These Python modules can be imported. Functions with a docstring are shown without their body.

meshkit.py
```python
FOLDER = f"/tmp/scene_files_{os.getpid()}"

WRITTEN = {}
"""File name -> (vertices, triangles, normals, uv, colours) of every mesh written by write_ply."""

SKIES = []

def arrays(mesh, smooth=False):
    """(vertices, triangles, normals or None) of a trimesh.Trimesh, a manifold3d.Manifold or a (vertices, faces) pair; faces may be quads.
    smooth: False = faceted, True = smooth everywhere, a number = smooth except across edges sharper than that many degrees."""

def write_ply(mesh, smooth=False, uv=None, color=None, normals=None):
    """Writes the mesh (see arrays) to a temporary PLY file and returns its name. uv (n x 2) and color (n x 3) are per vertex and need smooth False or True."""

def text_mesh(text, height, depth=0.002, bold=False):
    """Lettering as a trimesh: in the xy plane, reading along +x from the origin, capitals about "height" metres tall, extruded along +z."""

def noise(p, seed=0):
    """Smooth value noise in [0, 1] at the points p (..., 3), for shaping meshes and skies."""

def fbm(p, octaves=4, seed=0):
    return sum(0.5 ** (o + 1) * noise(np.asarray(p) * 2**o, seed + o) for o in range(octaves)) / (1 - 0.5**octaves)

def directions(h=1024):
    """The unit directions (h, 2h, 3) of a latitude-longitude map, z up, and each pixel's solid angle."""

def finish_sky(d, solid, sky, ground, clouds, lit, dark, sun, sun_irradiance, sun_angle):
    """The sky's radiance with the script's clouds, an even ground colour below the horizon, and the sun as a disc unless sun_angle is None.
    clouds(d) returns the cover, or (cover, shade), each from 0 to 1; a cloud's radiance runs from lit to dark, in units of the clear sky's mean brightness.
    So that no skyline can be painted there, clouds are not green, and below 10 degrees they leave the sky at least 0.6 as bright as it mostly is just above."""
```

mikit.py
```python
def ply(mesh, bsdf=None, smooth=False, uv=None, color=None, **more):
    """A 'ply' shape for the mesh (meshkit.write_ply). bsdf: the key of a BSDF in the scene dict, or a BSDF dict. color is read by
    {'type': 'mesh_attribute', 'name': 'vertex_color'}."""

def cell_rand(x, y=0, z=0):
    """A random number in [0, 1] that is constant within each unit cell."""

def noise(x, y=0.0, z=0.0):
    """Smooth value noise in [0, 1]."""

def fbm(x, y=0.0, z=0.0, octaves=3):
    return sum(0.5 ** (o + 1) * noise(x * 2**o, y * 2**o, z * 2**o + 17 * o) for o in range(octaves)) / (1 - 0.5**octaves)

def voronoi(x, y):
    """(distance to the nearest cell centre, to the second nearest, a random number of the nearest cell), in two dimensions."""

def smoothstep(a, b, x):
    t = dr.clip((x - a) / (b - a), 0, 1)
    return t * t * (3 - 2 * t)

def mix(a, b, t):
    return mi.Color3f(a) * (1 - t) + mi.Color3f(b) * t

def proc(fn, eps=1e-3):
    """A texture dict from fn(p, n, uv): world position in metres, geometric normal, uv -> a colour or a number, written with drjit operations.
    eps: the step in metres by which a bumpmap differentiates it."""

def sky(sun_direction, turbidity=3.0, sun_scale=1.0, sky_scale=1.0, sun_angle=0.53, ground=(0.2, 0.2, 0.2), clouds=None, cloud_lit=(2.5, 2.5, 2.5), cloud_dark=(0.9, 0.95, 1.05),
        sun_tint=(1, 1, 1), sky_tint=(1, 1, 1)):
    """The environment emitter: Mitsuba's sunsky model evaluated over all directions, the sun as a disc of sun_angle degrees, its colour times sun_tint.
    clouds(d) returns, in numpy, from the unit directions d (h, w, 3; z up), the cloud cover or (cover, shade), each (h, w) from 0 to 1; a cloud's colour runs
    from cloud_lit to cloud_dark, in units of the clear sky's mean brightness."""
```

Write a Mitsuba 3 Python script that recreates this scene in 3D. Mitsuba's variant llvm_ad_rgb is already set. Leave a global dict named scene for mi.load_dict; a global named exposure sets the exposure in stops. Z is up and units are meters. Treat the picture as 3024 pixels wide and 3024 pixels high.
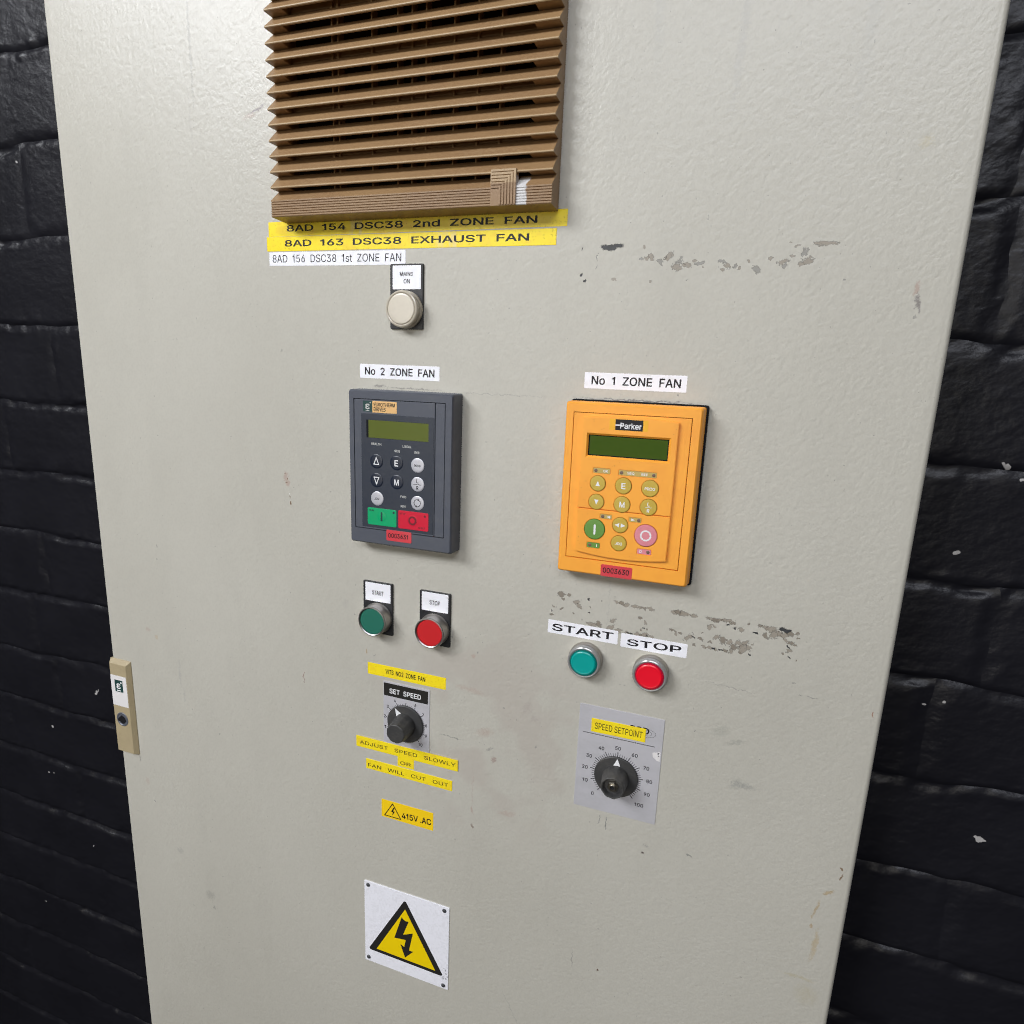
import math, random
import numpy as np, trimesh, manifold3d, shapely
import drjit as dr
import mitsuba as mi
import mikit, meshkit
from shapely.geometry import MultiPolygon, Polygon, LineString, Point, box as sbox
from mikit import fbm, noise, smoothstep, mix

random.seed(7); rng = np.random.default_rng(7)
scene, labels = {}, {}
ZC = 1450.0          # height of the camera above the floor, mm; door space: x right, z up from the camera's foot point, h out of the door
T = mi.ScalarTransform4f

# ---------------------------------------------------------------- camera, lamps, exposure
M = np.array([[0.9423349637945372, -0.10648921267513983, 0.31727726611621193],
              [0.03784576384964971, 0.975852827745227, 0.21512544419543025],
              [-0.3325244564975413, -0.19071262717888784, 0.9236104046975335]])
def W(v):            # a direction (x, z, h) in world axes
    return np.array([v[0], -v[2], v[1]])
cam = np.array([0, -0.5, ZC / 1000])
fwd, up = W(-M[:, 2]), W(M[:, 1])
scene['camera'] = {'type': 'perspective', 'fov': 77.953, 'fov_axis': 'x', 'near_clip': 0.01, 'far_clip': 60.0,
                   'to_world': T().look_at(origin=cam.tolist(), target=(cam + fwd).tolist(), up=up.tolist())}
exposure = 0.40

def lamp(key, centre, target, w, hgt, rgb, label, cat, group=None):
    """A flat lamp: a metal housing and a glowing diffuser, facing target; w wide, hgt high, metres."""
    c, t = np.array(centre, float), np.array(target, float)
    n = (t - c) / np.linalg.norm(t - c)
    sx = np.cross([0, 0, 1.0], n); sx /= np.linalg.norm(sx)
    sy = np.cross(n, sx)
    v = np.array([c + a * sx * w / 2 + b * sy * hgt / 2 for a, b in ((-1, -1), (1, -1), (1, 1), (-1, 1))])
    scene[key + '__diffuser'] = mikit.ply((v, [[0, 1, 2, 3]]), 'lamp_white', emitter={'type': 'area', 'radiance': {'type': 'rgb', 'value': list(rgb)}})
    m = trimesh.creation.box((w + .06, hgt + .06, .06))
    R = np.eye(4); R[:3, 0], R[:3, 1], R[:3, 2], R[:3, 3] = sx, sy, n, c - n * .034
    m.apply_transform(R)
    scene[key + '__housing'] = mikit.ply(m, 'lamp_white')
    labels[key] = {'label': label, 'category': cat}
    if group: labels[key]['group'] = group

scene['lamp_white'] = {'type': 'twosided', 'bsdf': {'type': 'diffuse', 'reflectance': {'type': 'rgb', 'value': [.7, .7, .7]}}}
lamp('ceiling_lamp', (-1.75, -2.0, 2.95), (-.35, 0, 1.55), 1.5, .7, (15.2, 15.5, 16.2), 'wide white ceiling lamp hung nearest the door handle side', 'lamp')
lamp('ceiling_lamp_001', (.35, -2.6, 3.1), (-.1, 0, 1.5), 1.9, .7, (5.8, 6.0, 6.6), 'pale ceiling lamp hung higher and farther from the door', 'lamp')
lamp('added_fill_panel', (-1.1, -4.6, 1.5), (-.3, 0, 1.0), 3.6, 2.5, (1.44, 1.37, 1.24), 'large added fill light panel facing the cabinet from behind the camera', 'fill_panel')  # added glowing panel out of view, fills the shadows on the door

# ---------------------------------------------------------------- materials
def rgb(*v): return {'type': 'rgb', 'value': [float(x) for x in v]}
def mat(name, col, rough=.45, spec=.5, **k):
    scene[name] = {'type': 'twosided', 'bsdf': {'type': 'principled', 'base_color': col if isinstance(col, dict) else rgb(*col), 'roughness': rough, 'specular': spec, **k}}
def bumped(name, col, fn, height, rough=.45, spec=.5, eps=2e-4, **k):
    scene[name] = {'type': 'twosided', 'bsdf': {'type': 'bumpmap', 'scale': height, 'arbitrary': mikit.proc(fn, eps),
                   'bsdf': {'type': 'principled', 'base_color': col if isinstance(col, dict) else rgb(*col), 'roughness': rough, 'specular': spec, **k}}}

def local(p): return p.x * 1000, p.z * 1000 - ZC

# blobs: chips, tape residue, scuffs that are really on the door (x, z, half width, half height, turn in degrees, colour, cover, softness)
RES, RES2, DRK, BRN, PNK, GRY = (.31, .275, .225), (.23, .20, .16), (.03, .033, .038), (.2, .13, .08), (.43, .35, .295), (.29, .28, .25)
BLOBS = [(-101, 94.5, 8.2, 2.3, 3, DRK, 1, .1), (-123.4, 94, .7, 1.7, -8, DRK, .9, .2), (-123.6, 74.8, .8, 1.3, 0, DRK, .9, .2), (-120.1, 70.3, 1.1, 1.2, 0, DRK, .95, .2),
 (-111.3, 87.5, .5, 2, -8, GRY, .9, .2), (-112, 80, .4, 2, 5, GRY, .7, .3), (-76.9, 94.5, 1.1, 1.6, 0, RES, .8, .3), (-97.2, 71.3, 2.4, 1.2, -20, RES, .7, .3),
 (59.6, 70, 1, .7, 0, GRY, .9, .3), (45.7, 93, 7, 1.2, -2, RES, .95, .2), (21.9, 94.4, 1.3, .6, 0, RES, .8, .3), (61.6, -186.5, .6, .6, 0, DRK, 1, .1)]
UP = [(-79, 85.6, 2), (-74, 86, 2.6), (-71, 86.5, 3), (-64.4, 83.3, 3), (-60, 85.5, 2), (-58.4, 86.9, 4), (-51.2, 83.1, 3), (-52.4, 79.3, 4), (-45.3, 80.9, 3.6), (-36.6, 81.8, 2.6), (-40, 84, 1.6), (-33, 79.6, .9),
 (-21.6, 83, 2.4), (-17.3, 80.2, 3), (-20.5, 77.6, 2), (-12, 80, 2), (-9.1, 78.4, 1.7), (-3.7, 82.7, 1.3), (3.3, 76.7, 3.6), (11, 84.4, 1.7), (19.4, 82.3, 3.2), (21, 79.5, 2), (25.6, 85.5, 1.6), (27.6, 91.6, 1.7), (32.3, 87.7, 2.6), (34.4, 82, 4), (-70.8, 70, 1.2), (-44.3, 70.3, 1.2), (-48, 81, 2), (31, 80.5, 2.6)]
LO = [(-124, -183, 2.6), (-123, -187.4, 1.2), (-117.5, -182.7, 1.4), (-100.2, -183.8, 1), (-89.6, -184, .7), (-131, -195, 1.8), (-132, -199, .8), (-132.2, -203, 1.2), (-123.5, -196.6, 2), (-110, -188, 2.4), (-108, -191.5, 2.4), (-98, -191, .9), (-99, -196, 1.2), (-112.5, -198.6, 1.4), (-105, -203, .9),
 (-76, -183, 1.5), (-72, -183.5, 2.4), (-68, -183.6, 2.2), (-62, -184.4, 2.4), (-57, -183.9, 2), (-54, -184.5, 2.2), (-49, -184.3, 1.8), (-97.8, -205.4, 3), (-94, -206, 2), (-90.6, -204.5, 3), (-79, -199.3, 2.4), (-80, -206, 3), (-74, -208, 2.5), (-56.8, -193.4, 1.6), (-51.9, -197, 1.8), (-52.7, -202, .9), (-50, -203, .8), (-55, -203.5, .7), (-67, -208.3, 2), (-63, -208.4, 1.6), (-58, -208, 2.2), (-54, -207.8, 1.6), (-51, -207.8, 2.2), (-46, -208.6, 1.6),
 (-30, -184, 2.2), (-26, -183.6, 2.4), (-22.8, -184.6, 2.5), (-18, -184.3, 1.8), (-14.6, -184.4, 2), (-30.3, -199.2, 1.6), (-27, -201.5, 1.5), (-23.5, -201, 1.2), (-17.2, -203, 3), (-14, -202, 1.3), (-6.3, -197.7, .7), (-3.3, -184.6, 2.1), (0, -184.9, 2.2), (3, -185, 2.4), (6, -184.6, 2.2), (9.4, -184.5, 2.6), (13, -184.2, 2.4), (15.2, -185.5, 2), (11, -187.5, 1.2), (-2, -192, 2.4), (1.5, -190.3, 1.9), (17.3, -189.6, 1), (22, -190.2, 1.8), (26.5, -184, 1), (32.2, -191, 1.2),
 (35.3, -184.3, 1.6), (39, -185, 2.2), (43.5, -185.5, 2.8), (47, -187, 2.2), (40, -192, 2.6), (46, -190, 3), (50, -188.5, 2.2), (53, -189, 2.8), (57, -187, 2.4), (61.6, -186.2, 1.4), (63, -189.5, 1.3), (54, -193, 2.4), (58.6, -194.6, 2.6), (62, -196, 1.2), (57.5, -198, 1.1), (58, -201.5, 1.6), (64, -207, .9), (59, -206, 1), (54, -204, .9), (3.6, -199.7, 2.2), (9, -201, 3), (14, -201.5, 2.2), (20.6, -200.4, 2.2), (25, -202, 3.4), (18, -205, 3), (24.3, -205.7, 3.6), (30.9, -200.1, 1.6), (29, -204, 2),
 (-12, -208.6, 2), (-4.6, -208.9, 2), (0, -208.9, 2.1), (5, -209.2, 1.5), (11, -209, 1.9), (16, -209, 2), (23, -209.3, 1.4), (29.8, -208.7, 1), (-1, -204, 1.4), (-8, -203, 1.4)]
for i, (x, z, r) in enumerate(UP):
    BLOBS.append((x, z, r * random.uniform(.8, 1.15), r * random.uniform(.42, .72), random.uniform(-50, 50), RES if i % 3 else GRY, .85, .22))
for i, (x, z, r) in enumerate(LO):
    edge = z > -186 or z < -207.4
    BLOBS.append((x, z, r * random.uniform(.95, 1.35), r * random.uniform(.5, .9), random.uniform(-15, 15) if edge else random.uniform(-60, 60), (DRK if i % 3 == 0 else RES2) if r < 1.5 else (RES2 if i % 4 == 0 else RES), .92, .22))
for x in (3.2, 8, -66, -63, -50): BLOBS.append((x, -209 if x > -20 else -208.4, 1.5, .7, -8, DRK, 1, .2))
BLOBS.append((53.2, -184.6, 5, 1.6, -4, DRK, 1, .12))
BLOBS += [(-489.5, 270, 1.6, 60, .5, GRY, .3, .5), (-494, 212, 1.8, 34, 1.5, (.42, .40, .36), .22, .6), (-421, 214, 13, 1.3, 18, (.25, .22, .22), .55, .6), (-428, 210, 9, 3, 12, PNK, .45, .8), (-22, 230, 4, 70, -3, (.42, .41, .38), .28, .8), (-79, 255, 5, 60, 2, (.42, .42, .39), .2, .9), (55, 240, 6, 90, -2, (.42, .42, .39), .2, .9),
 (103, 64, 2, 6, -10, PNK, .7, .6), (105, 55, 2, 8, 12, (.2, .18, .17), .55, .7), (104.5, 46, 1.2, 1.2, 0, GRY, .7, .4), (95, 152, 5, 5, 0, (.48, .43, .3), .4, .7),
 (-404.6, -107, 3.6, 5.5, 0, PNK, .8, .4), (-402.5, -113, 3.2, 4, 0, PNK, .8, .4), (-406, -104, .7, .7, 0, BRN, .8, .3), (-403, -108, .8, .6, 0, BRN, .8, .3), (-404.5, -112.5, .7, .7, 0, BRN, .7, .3), (-400.8, -126, .5, 3.6, 4, BRN, .6, .5), (-400.2, -132.5, .9, 2, 5, BRN, .95, .3), (-400.8, -123.2, .5, 1.5, 4, (.85, .85, .82), .9, .3),
 (-42.6, -11.7, .7, 1, 0, GRY, .9, .3), (-345.5, -155.7, .5, .6, 0, GRY, .8, .3), (65, -226.8, 1.4, .8, 0, GRY, .8, .4), (78, -236, 5, .6, -6, GRY, .7, .5), (70, -235.6, 2, .6, -6, (.2, .2, .18), .7, .5), (20, -240, 22, .35, -6, GRY, .5, .6),
 (32.9, -324, 9, 7, 40, (.34, .34, .3), .35, .9), (15.8, -279.7, 10, 7, 35, (.36, .36, .31), .35, .9), (28, -287, 9, 3, 25, (.3, .3, .26), .4, .8), (38, -324, 13, 4, -4, (.3, .3, .27), .4, .8), (-4, -284, .8, 1.4, 20, GRY, .8, .4),
 (-36.6, -411.3, 1.3, 1.1, 0, (.12, .1, .09), .9, .3), (-35, -404, 3, 2, 0, GRY, .4, .8), (2, -402, 4.5, .9, -22, (.25, .25, .22), .75, .5), (-67.6, -551.4, .9, 1, 0, (.13, .07, .05), .95, .2), (-77.5, -390, .45, 6, -12, (.22, .22, .2), .8, .3), (-71, -392, .45, 7, -3, (.22, .22, .2), .8, .3), (-93, -548, .7, 12, 4, GRY, .45, .6),
 (-201, -417, 1.6, 4.5, 4, PNK, .7, .6), (-200, -433.6, 1.6, 2.4, 15, (.27, .22, .18), .8, .4), (-201, -395, .8, 30, 1, PNK, .4, .8), (-206, -290, 20, 4, -8, PNK, .5, .9), (-190, -330, 12, 6, 20, PNK, .5, .9), (-185, -346, 6, 1.5, 30, GRY, .5, .7), (-180, -356, 3, 4, -20, (.34, .27, .23), .6, .6), (-150, -296, 8, 6, 70, (.4, .36, .32), .5, .9), (-141, -305, 6, 4, 0, (.42, .38, .34), .45, .9), (-172, -301, 1.5, .8, 0, GRY, .8, .4), (-165, -410, 12, 4, 8, PNK, .45, .9), (-140, -333, 1, 2, -20, GRY, .7, .4), (-200, -252, 1.2, .9, 0, GRY, .8, .3), (-204, -256, 3, 2.4, 30, PNK, .6, .7), (-225, -241, 1, .7, 0, (.2, .2, .18), .8, .3), (-225, -343.6, 14, .4, -.5, (.25, .25, .22), .75, .5),
 (-392, -315, .35, 7, 0, (.25, .12, .09), .75, .3), (-392, -321.5, .6, .8, 0, (.2, .1, .07), .9, .3), (-602, -300, 5, 3, 0, PNK, .5, .8), (-590, -307, 3, 3, 0, (.45, .36, .24), .5, .7), (-578, -198, .9, 2.6, 3, GRY, .8, .5), (-580, -214, 1, .9, 0, GRY, .85, .3), (-560, -345, 1.6, 22, -1, (.42, .41, .37), .5, .6), (-556, -372, 1.2, 12, -1, (.42, .41, .37), .4, .7), (-300, -232, .8, .8, 0, GRY, .8, .3), (-330, -236, 1.3, 1, 30, GRY, .7, .4), (-340, -226, 5, 7, 0, (.42, .4, .36), .4, .9), (-317, -272, .7, 3.4, -4, (.4, .28, .16), .7, .4), (-308, -275, 1.4, .7, 0, GRY, .6, .5),
 (-582, -585, 7, 5, 20, (.38, .37, .33), .5, .9), (-540, -634, 9, 8, 30, (.33, .32, .28), .5, .9), (-535, -650, 2, 4, 0, GRY, .5, .7), (-625, -500, 4, 6, 0, PNK, .45, .9), (-634, -472, 2, 5, 0, GRY, .5, .7), (-616, -525, 1.2, .9, 0, GRY, .8, .4),
 (118, -377, 1.2, 1, 0, BRN, .8, .3), (119, -384, 1, 5, -10, BRN, .6, .6), (112, -402, 6, 2, 40, (.42, .34, .22), .7, .6), (105, -420, 1.6, 12, -12, (.42, .34, .22), .6, .6), (103, -437, 1.8, 2.4, 0, (.4, .3, .18), .7, .4), (108, -455, 2.6, 20, -4, (.45, .38, .26), .6, .7), (100, -490, 16, 2, 0, (.46, .42, .3), .5, .8), (108, -505, 12, 14, 0, (.46, .42, .31), .4, .95), (121, -240, .6, 2.4, -8, (.3, .1, .05), .7, .4),
 (-270, -17.2, 34, .9, 0, (.24, .23, .2), .6, .8), (-300, -16, 8, 1.4, 0, (.2, .19, .17), .55, .7), (-75, -17.4, 52, .8, 0, (.2, .19, .18), .75, .7), (-190, -18.6, 60, .4, 0, GRY, .5, .8), (-150, -640, 34, .4, -62, (.36, .36, .32), .55, .6), (-84, -150, .35, 300, 1, (.4, .39, .35), .35, .7)]
BLOBS = [(*b[:6], min(.95, b[6] * (1.45 if b[7] >= .6 else 1.1)), b[7]) for b in BLOBS]
_B = np.array([(b[0], b[1], b[2], b[3], math.cos(math.radians(b[4])), math.sin(math.radians(b[4])), *b[5], b[6], b[7]) for b in BLOBS])

def door_colour(p, n, uv):
    x, z = local(p)
    big = fbm(x * .006 + 3.1, z * .004, 1.5, 4)
    mid = fbm(x * .035, z * .012 + 9, 4.0, 3)
    c = mix((.486, .468, .405), (.512, .494, .43), smoothstep(.25, .75, big))
    c = c * (1 - .02 * smoothstep(.5, .85, mid))
    c = c * (1 - .03 * smoothstep(.55, .05, paint_bump(p, n, uv)))          # hollows of the textured paint darkened in colour, standing in for relief shade
    # handled area in the middle is greasier and pinker
    dx, dz = (x + 200) / 130, (z + 330) / 130
    c = mix(c, mi.Color3f(.44, .395, .345), .50 * smoothstep(1.1, .1, dx * dx + dz * dz) * smoothstep(.42, .66, fbm(x * .03, z * .03, 8.0, 3)))
    # fine specks
    sp = fbm(x * .42, z * .36, 2.0, 2)
    c = c * (1 - .25 * smoothstep(.90, .95, sp))
    wx = x + 3.4 * (fbm(x * .33, z * .33, 21.0, 3) - .5)
    wz = z + 3.0 * (fbm(x * .33, z * .33, 47.0, 3) - .5)
    g = fbm(x * 1.05, z * 1.05, 5.0, 3)
    for b in _B.tolist():
        a, q = wx - b[0], wz - b[1]
        u, v = (a * b[4] + q * b[5]) / b[2], (q * b[4] - a * b[5]) / b[3]
        d = u * u + v * v + (g - .5) * (.5 if b[10] < .15 else 2.4 if b[10] < .23 else 1.2)
        c = mix(c, mi.Color3f(b[6], b[7], b[8]), b[9] * smoothstep(1.0, 1.0 - float(b[10]) * 1.6, d))
        if b[10] < .23: c = c * (1 - .5 * smoothstep(1.35, 1.05, d) * smoothstep(.6, .95, d))  # dark rim painted round the hard-edged flakes as their edge shadow
    return c

def paint_bump(p, n, uv):
    x, z = local(p)
    wx, wz = x + 1.8 * noise(x * .35, z * .35, 3.0), z + 1.8 * noise(x * .35, z * .35, 9.0)
    a = noise(wx * .92, wz * .74, 1.0)
    b = noise(wx * 1.8 + 7, wz * 1.5, 2.0)
    return smoothstep(.25, .8, a * .62 + b * .38)
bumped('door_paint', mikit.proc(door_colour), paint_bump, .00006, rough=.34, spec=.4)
mat('body_paint', (.40, .385, .33), .5)
def plastic_bump(p, n, uv):
    x, z = local(p); return fbm(x * 3, z * 3, p.y * 3000, 2)
def dusty(base, dust, k=.5):
    base, dust = tuple(base), tuple(dust)
    def f(p, n, uv):
        x, z = local(p)
        d = fbm(x * .05, z * .11, p.y * 60, 4)
        g = fbm(x * .5, z * .9, p.y * 500, 2)
        return mix(base, dust, k * smoothstep(.35, .8, d * .65 + g * .35))
    return mikit.proc(f)
def vent_colour(p, n, uv):
    x, z = local(p)
    d = fbm(x * .02, z * .05, p.y * 50, 3); g = fbm(x * .7, z * .9, p.y * 700, 2)
    c = mix((.29, .178, .084), (.265, .157, .076), smoothstep(.3, .75, d))
    c = mix(c, mi.Color3f(.36, .25, .135), .4 * smoothstep(.5, .8, g * .5 + d * .5))
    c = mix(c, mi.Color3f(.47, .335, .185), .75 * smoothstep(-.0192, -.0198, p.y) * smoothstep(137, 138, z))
    w = smoothstep(-162.6, -164.2, x + 2.5 * (noise(x * .8, z * .5, 1.0) - .5)) * smoothstep(-171.6, -171.2, x) * smoothstep(143.5, 142, z) * smoothstep(121.8, 122.1, z)
    return mix(c, mi.Color3f(.62, .61, .60), w)
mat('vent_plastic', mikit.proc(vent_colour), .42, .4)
mat('filter_mat', (.035, .026, .016), .9, .2)
mat('vent_rib', (.42, .27, .13), .6, .3)
mat('dark_frame', dusty((.078, .086, .108), (.10, .106, .12), .5), .42, .45)
mat('dark_membrane', dusty((.026, .033, .049), (.045, .05, .06), .4), .38, .5)
mat('gap_dark', (.008, .009, .011), .8, .2)
def orange_colour(p, n, uv):
    x, z = local(p)
    d = fbm(x * .06, z * .06, p.y * 90, 4); s = fbm(x * .6, z * .8, p.y * 500, 2)
    c = mix((.94, .395, .045), (.90, .36, .042), smoothstep(.4, .75, d))
    return mix(c, mi.Color3f(.42, .17, .04), .55 * smoothstep(.76, .88, s * .8 + d * .2))
mat('orange_plastic', mikit.proc(orange_colour), .40, .45)
mat('mustard_rubber', dusty((.53, .37, .05), (.60, .44, .09), .6), .42, .4)
mat('pink_rubber', dusty((.68, .22, .26), (.72, .30, .32), .6), .4)
mat('leaf_green_rubber', dusty((.12, .27, .045), (.16, .32, .07), .6), .4)
mat('lcd_glass', dusty((.105, .128, .022), (.115, .14, .03), .6), .3, .2)
mat('lcd_glass_dark', dusty((.04, .08, .003), (.05, .088, .005), .6), .3, .12)
mat('black_plastic', dusty((.014, .015, .017), (.04, .04, .042), .5), .38, .5)
mat('knob_black', dusty((.042, .042, .042), (.085, .08, .072), .75), .45, .45)
mat('ink', (.012, .012, .014), .5, .3)
mat('soft_ink', (.018, .018, .022), .55, .3)
mat('white_ink', (.80, .80, .80), .5, .3)
mat('pale_ink', (.55, .55, .52), .5, .3)
mat('rubbed_ink', (.5, .49, .45), .5, .3)
def yellow(p, n, uv):
    x, z = local(p)
    d = fbm(x * .12, z * .2, 3.0, 3)
    c = mix((.93, .73, .018), (.88, .64, .03), smoothstep(.5, .85, d))
    c = c * (1 - .25 * smoothstep(.72, .86, fbm(x * .8, z * .9, 4.0, 2)))
    q = lambda x0, x1, z0, z1: smoothstep(x0 - .5, x0 + .5, x) * smoothstep(x1 + .5, x1 - .5, x) * smoothstep(z0 - .5, z0 + .5, z) * smoothstep(z1 + .5, z1 - .5, z)
    s = .55 * q(-247, -228, 97, 109) + .45 * q(-329, -316, 110, 123)
    return mix(c, mi.Color3f(.72, .62, .34), s * smoothstep(.3, .7, fbm(x * .5, z * .2, 8.0, 2)))
mat('yellow_tape', mikit.proc(yellow), .32, .5)
def white_tape_colour(p, n, uv):
    x, z = local(p); d = fbm(x * .2, z * .3, 6.0, 3)
    return mix((.87, .87, .91), (.79, .79, .80), smoothstep(.5, .9, d))
mat('white_tape', mikit.proc(white_tape_colour), .38, .5)
mat('amber_sticker', (.93, .62, .012), .35, .5)
mat('amber_badge', (.86, .43, .01), .35, .5)
def sign_white(p, n, uv):
    x, z = local(p); d = fbm(x * .5, z * .5, 2.0, 3)
    r = dr.sqrt(dr.square(x + 229.5) + dr.square(z + 621))
    sm = smoothstep(3.2, .5, dr.abs(r - 5.5 - 3 * (d - .5))) * smoothstep(.5, .62, fbm(x * .9, z * .6, 12.0, 2)) * smoothstep(-232, -226, x)
    return mix(mix((.86, .86, .91), (.80, .80, .84), smoothstep(.4, .8, d)), mi.Color3f(.16, .16, .17), .85 * sm)
mat('sign_white', mikit.proc(sign_white), .3, .5)
mat('sign_yellow', (.88, .63, .004), .32, .5)
mat('sign_black', (.022, .021, .019), .4, .4)
mat('silver_plate', dusty((.52, .51, .53), (.46, .455, .465), .7), .45, .4, metallic=.1)
mat('cream_lens', dusty((.64, .585, .48), (.58, .53, .44), .5), .2, .5, clearcoat=.6, clearcoat_gloss=.9)
mat('lens_edge', (.50, .45, .36), .18, .5, clearcoat=.8, clearcoat_gloss=.95)
mat('cream_ring', (.44, .40, .32), .3, .5)
mat('chrome', (.50, .485, .47), .34, .5, metallic=1.0)
mat('satin_metal', dusty((.40, .375, .345), (.32, .30, .28), .6), .38, .5, metallic=.85)
mat('brass', (.40, .37, .31), .35, .5, metallic=1.0)
mat('green_cap', (.02, .145, .10), .35, .45)
mat('red_cap', (.56, .018, .022), .35, .45)
mat('teal_lens', (.0, .33, .29), .22, .5, clearcoat=.5)
mat('teal_rim', (.0, .14, .125), .25, .5)
mat('red_lens', (.82, .004, .022), .22, .5, clearcoat=.5)
mat('red_rim', (.42, .004, .03), .25, .5)
mat('clear_collar', (.34, .34, .33), .18, .5, metallic=.35, clearcoat=1.0)
mat('silver_key', dusty((.56, .56, .60), (.48, .48, .5), .5), .32, .5, metallic=.3)
mat('navy_key', (.012, .018, .034), .3, .5)
mat('green_key', (.0, .35, .13), .35, .45)
mat('crimson_key', (.60, .008, .035), .35, .45)
mat('red_tag', dusty((.62, .045, .06), (.66, .09, .10), .5), .4, .4)
mat('badge_green', (.018, .055, .05), .4, .4)
mat('badge_tan', (.75, .46, .19), .4, .4)
mat('handle_beige', dusty((.42, .345, .21), (.36, .295, .18), .6), .42, .4)
mat('handle_label', (.76, .735, .72), .35, .4)
mat('lock_grey', (.16, .17, .20), .35, .5, metallic=.4)
mat('rivet_dark', (.05, .052, .056), .4, .5)
mat('led_dark', (.16, .10, .07), .35, .5)
mat('tan_window', (.50, .36, .10), .35, .5)

CHIPS = [(-778, -445, 3), (-874, -519, 2), (-812, 215, 1.8), (-896, -599, 2.2), (-885, -598, 1.8), (-945, -842, 2), (172, -123, 2.4), (227, -362, 5), (193, -55, 2.6), (183, -247, 1.4), (204, -63, 2.4), (170, -252, 1.4), (-820, -700, 1.3)]
def wall_colour(p, n, uv):
    x, z = local(p)
    d = fbm(x * .02, z * .02, 3.0, 4)
    c = mix((.007, .007, .0095), (.011, .011, .0145), d)
    g = fbm(x * .35, z * .35, 4.0, 2) - .5
    chip = mi.Float(0)
    for i, (cx, cz, r) in enumerate(CHIPS):
        chip = dr.maximum(chip, smoothstep(.8, .4, (dr.square((x - cx) + .5 * (i % 3 - 1) * (z - cz)) + dr.square((z - cz) * (.6 + .35 * (i % 4)))) / (r * r) + g * 2.2))
    return mix(c, mi.Color3f(.36, .35, .34), chip)
def wall_bump(p, n, uv):
    x, z = local(p)
    return fbm(x * .16, z * .22, 1.0, 4) + .35 * fbm(x * .03, z * .12, 5.0, 2)
bumped('wall_paint', mikit.proc(wall_colour), wall_bump, .0005, rough=.37, spec=.30, eps=4e-4)

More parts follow.
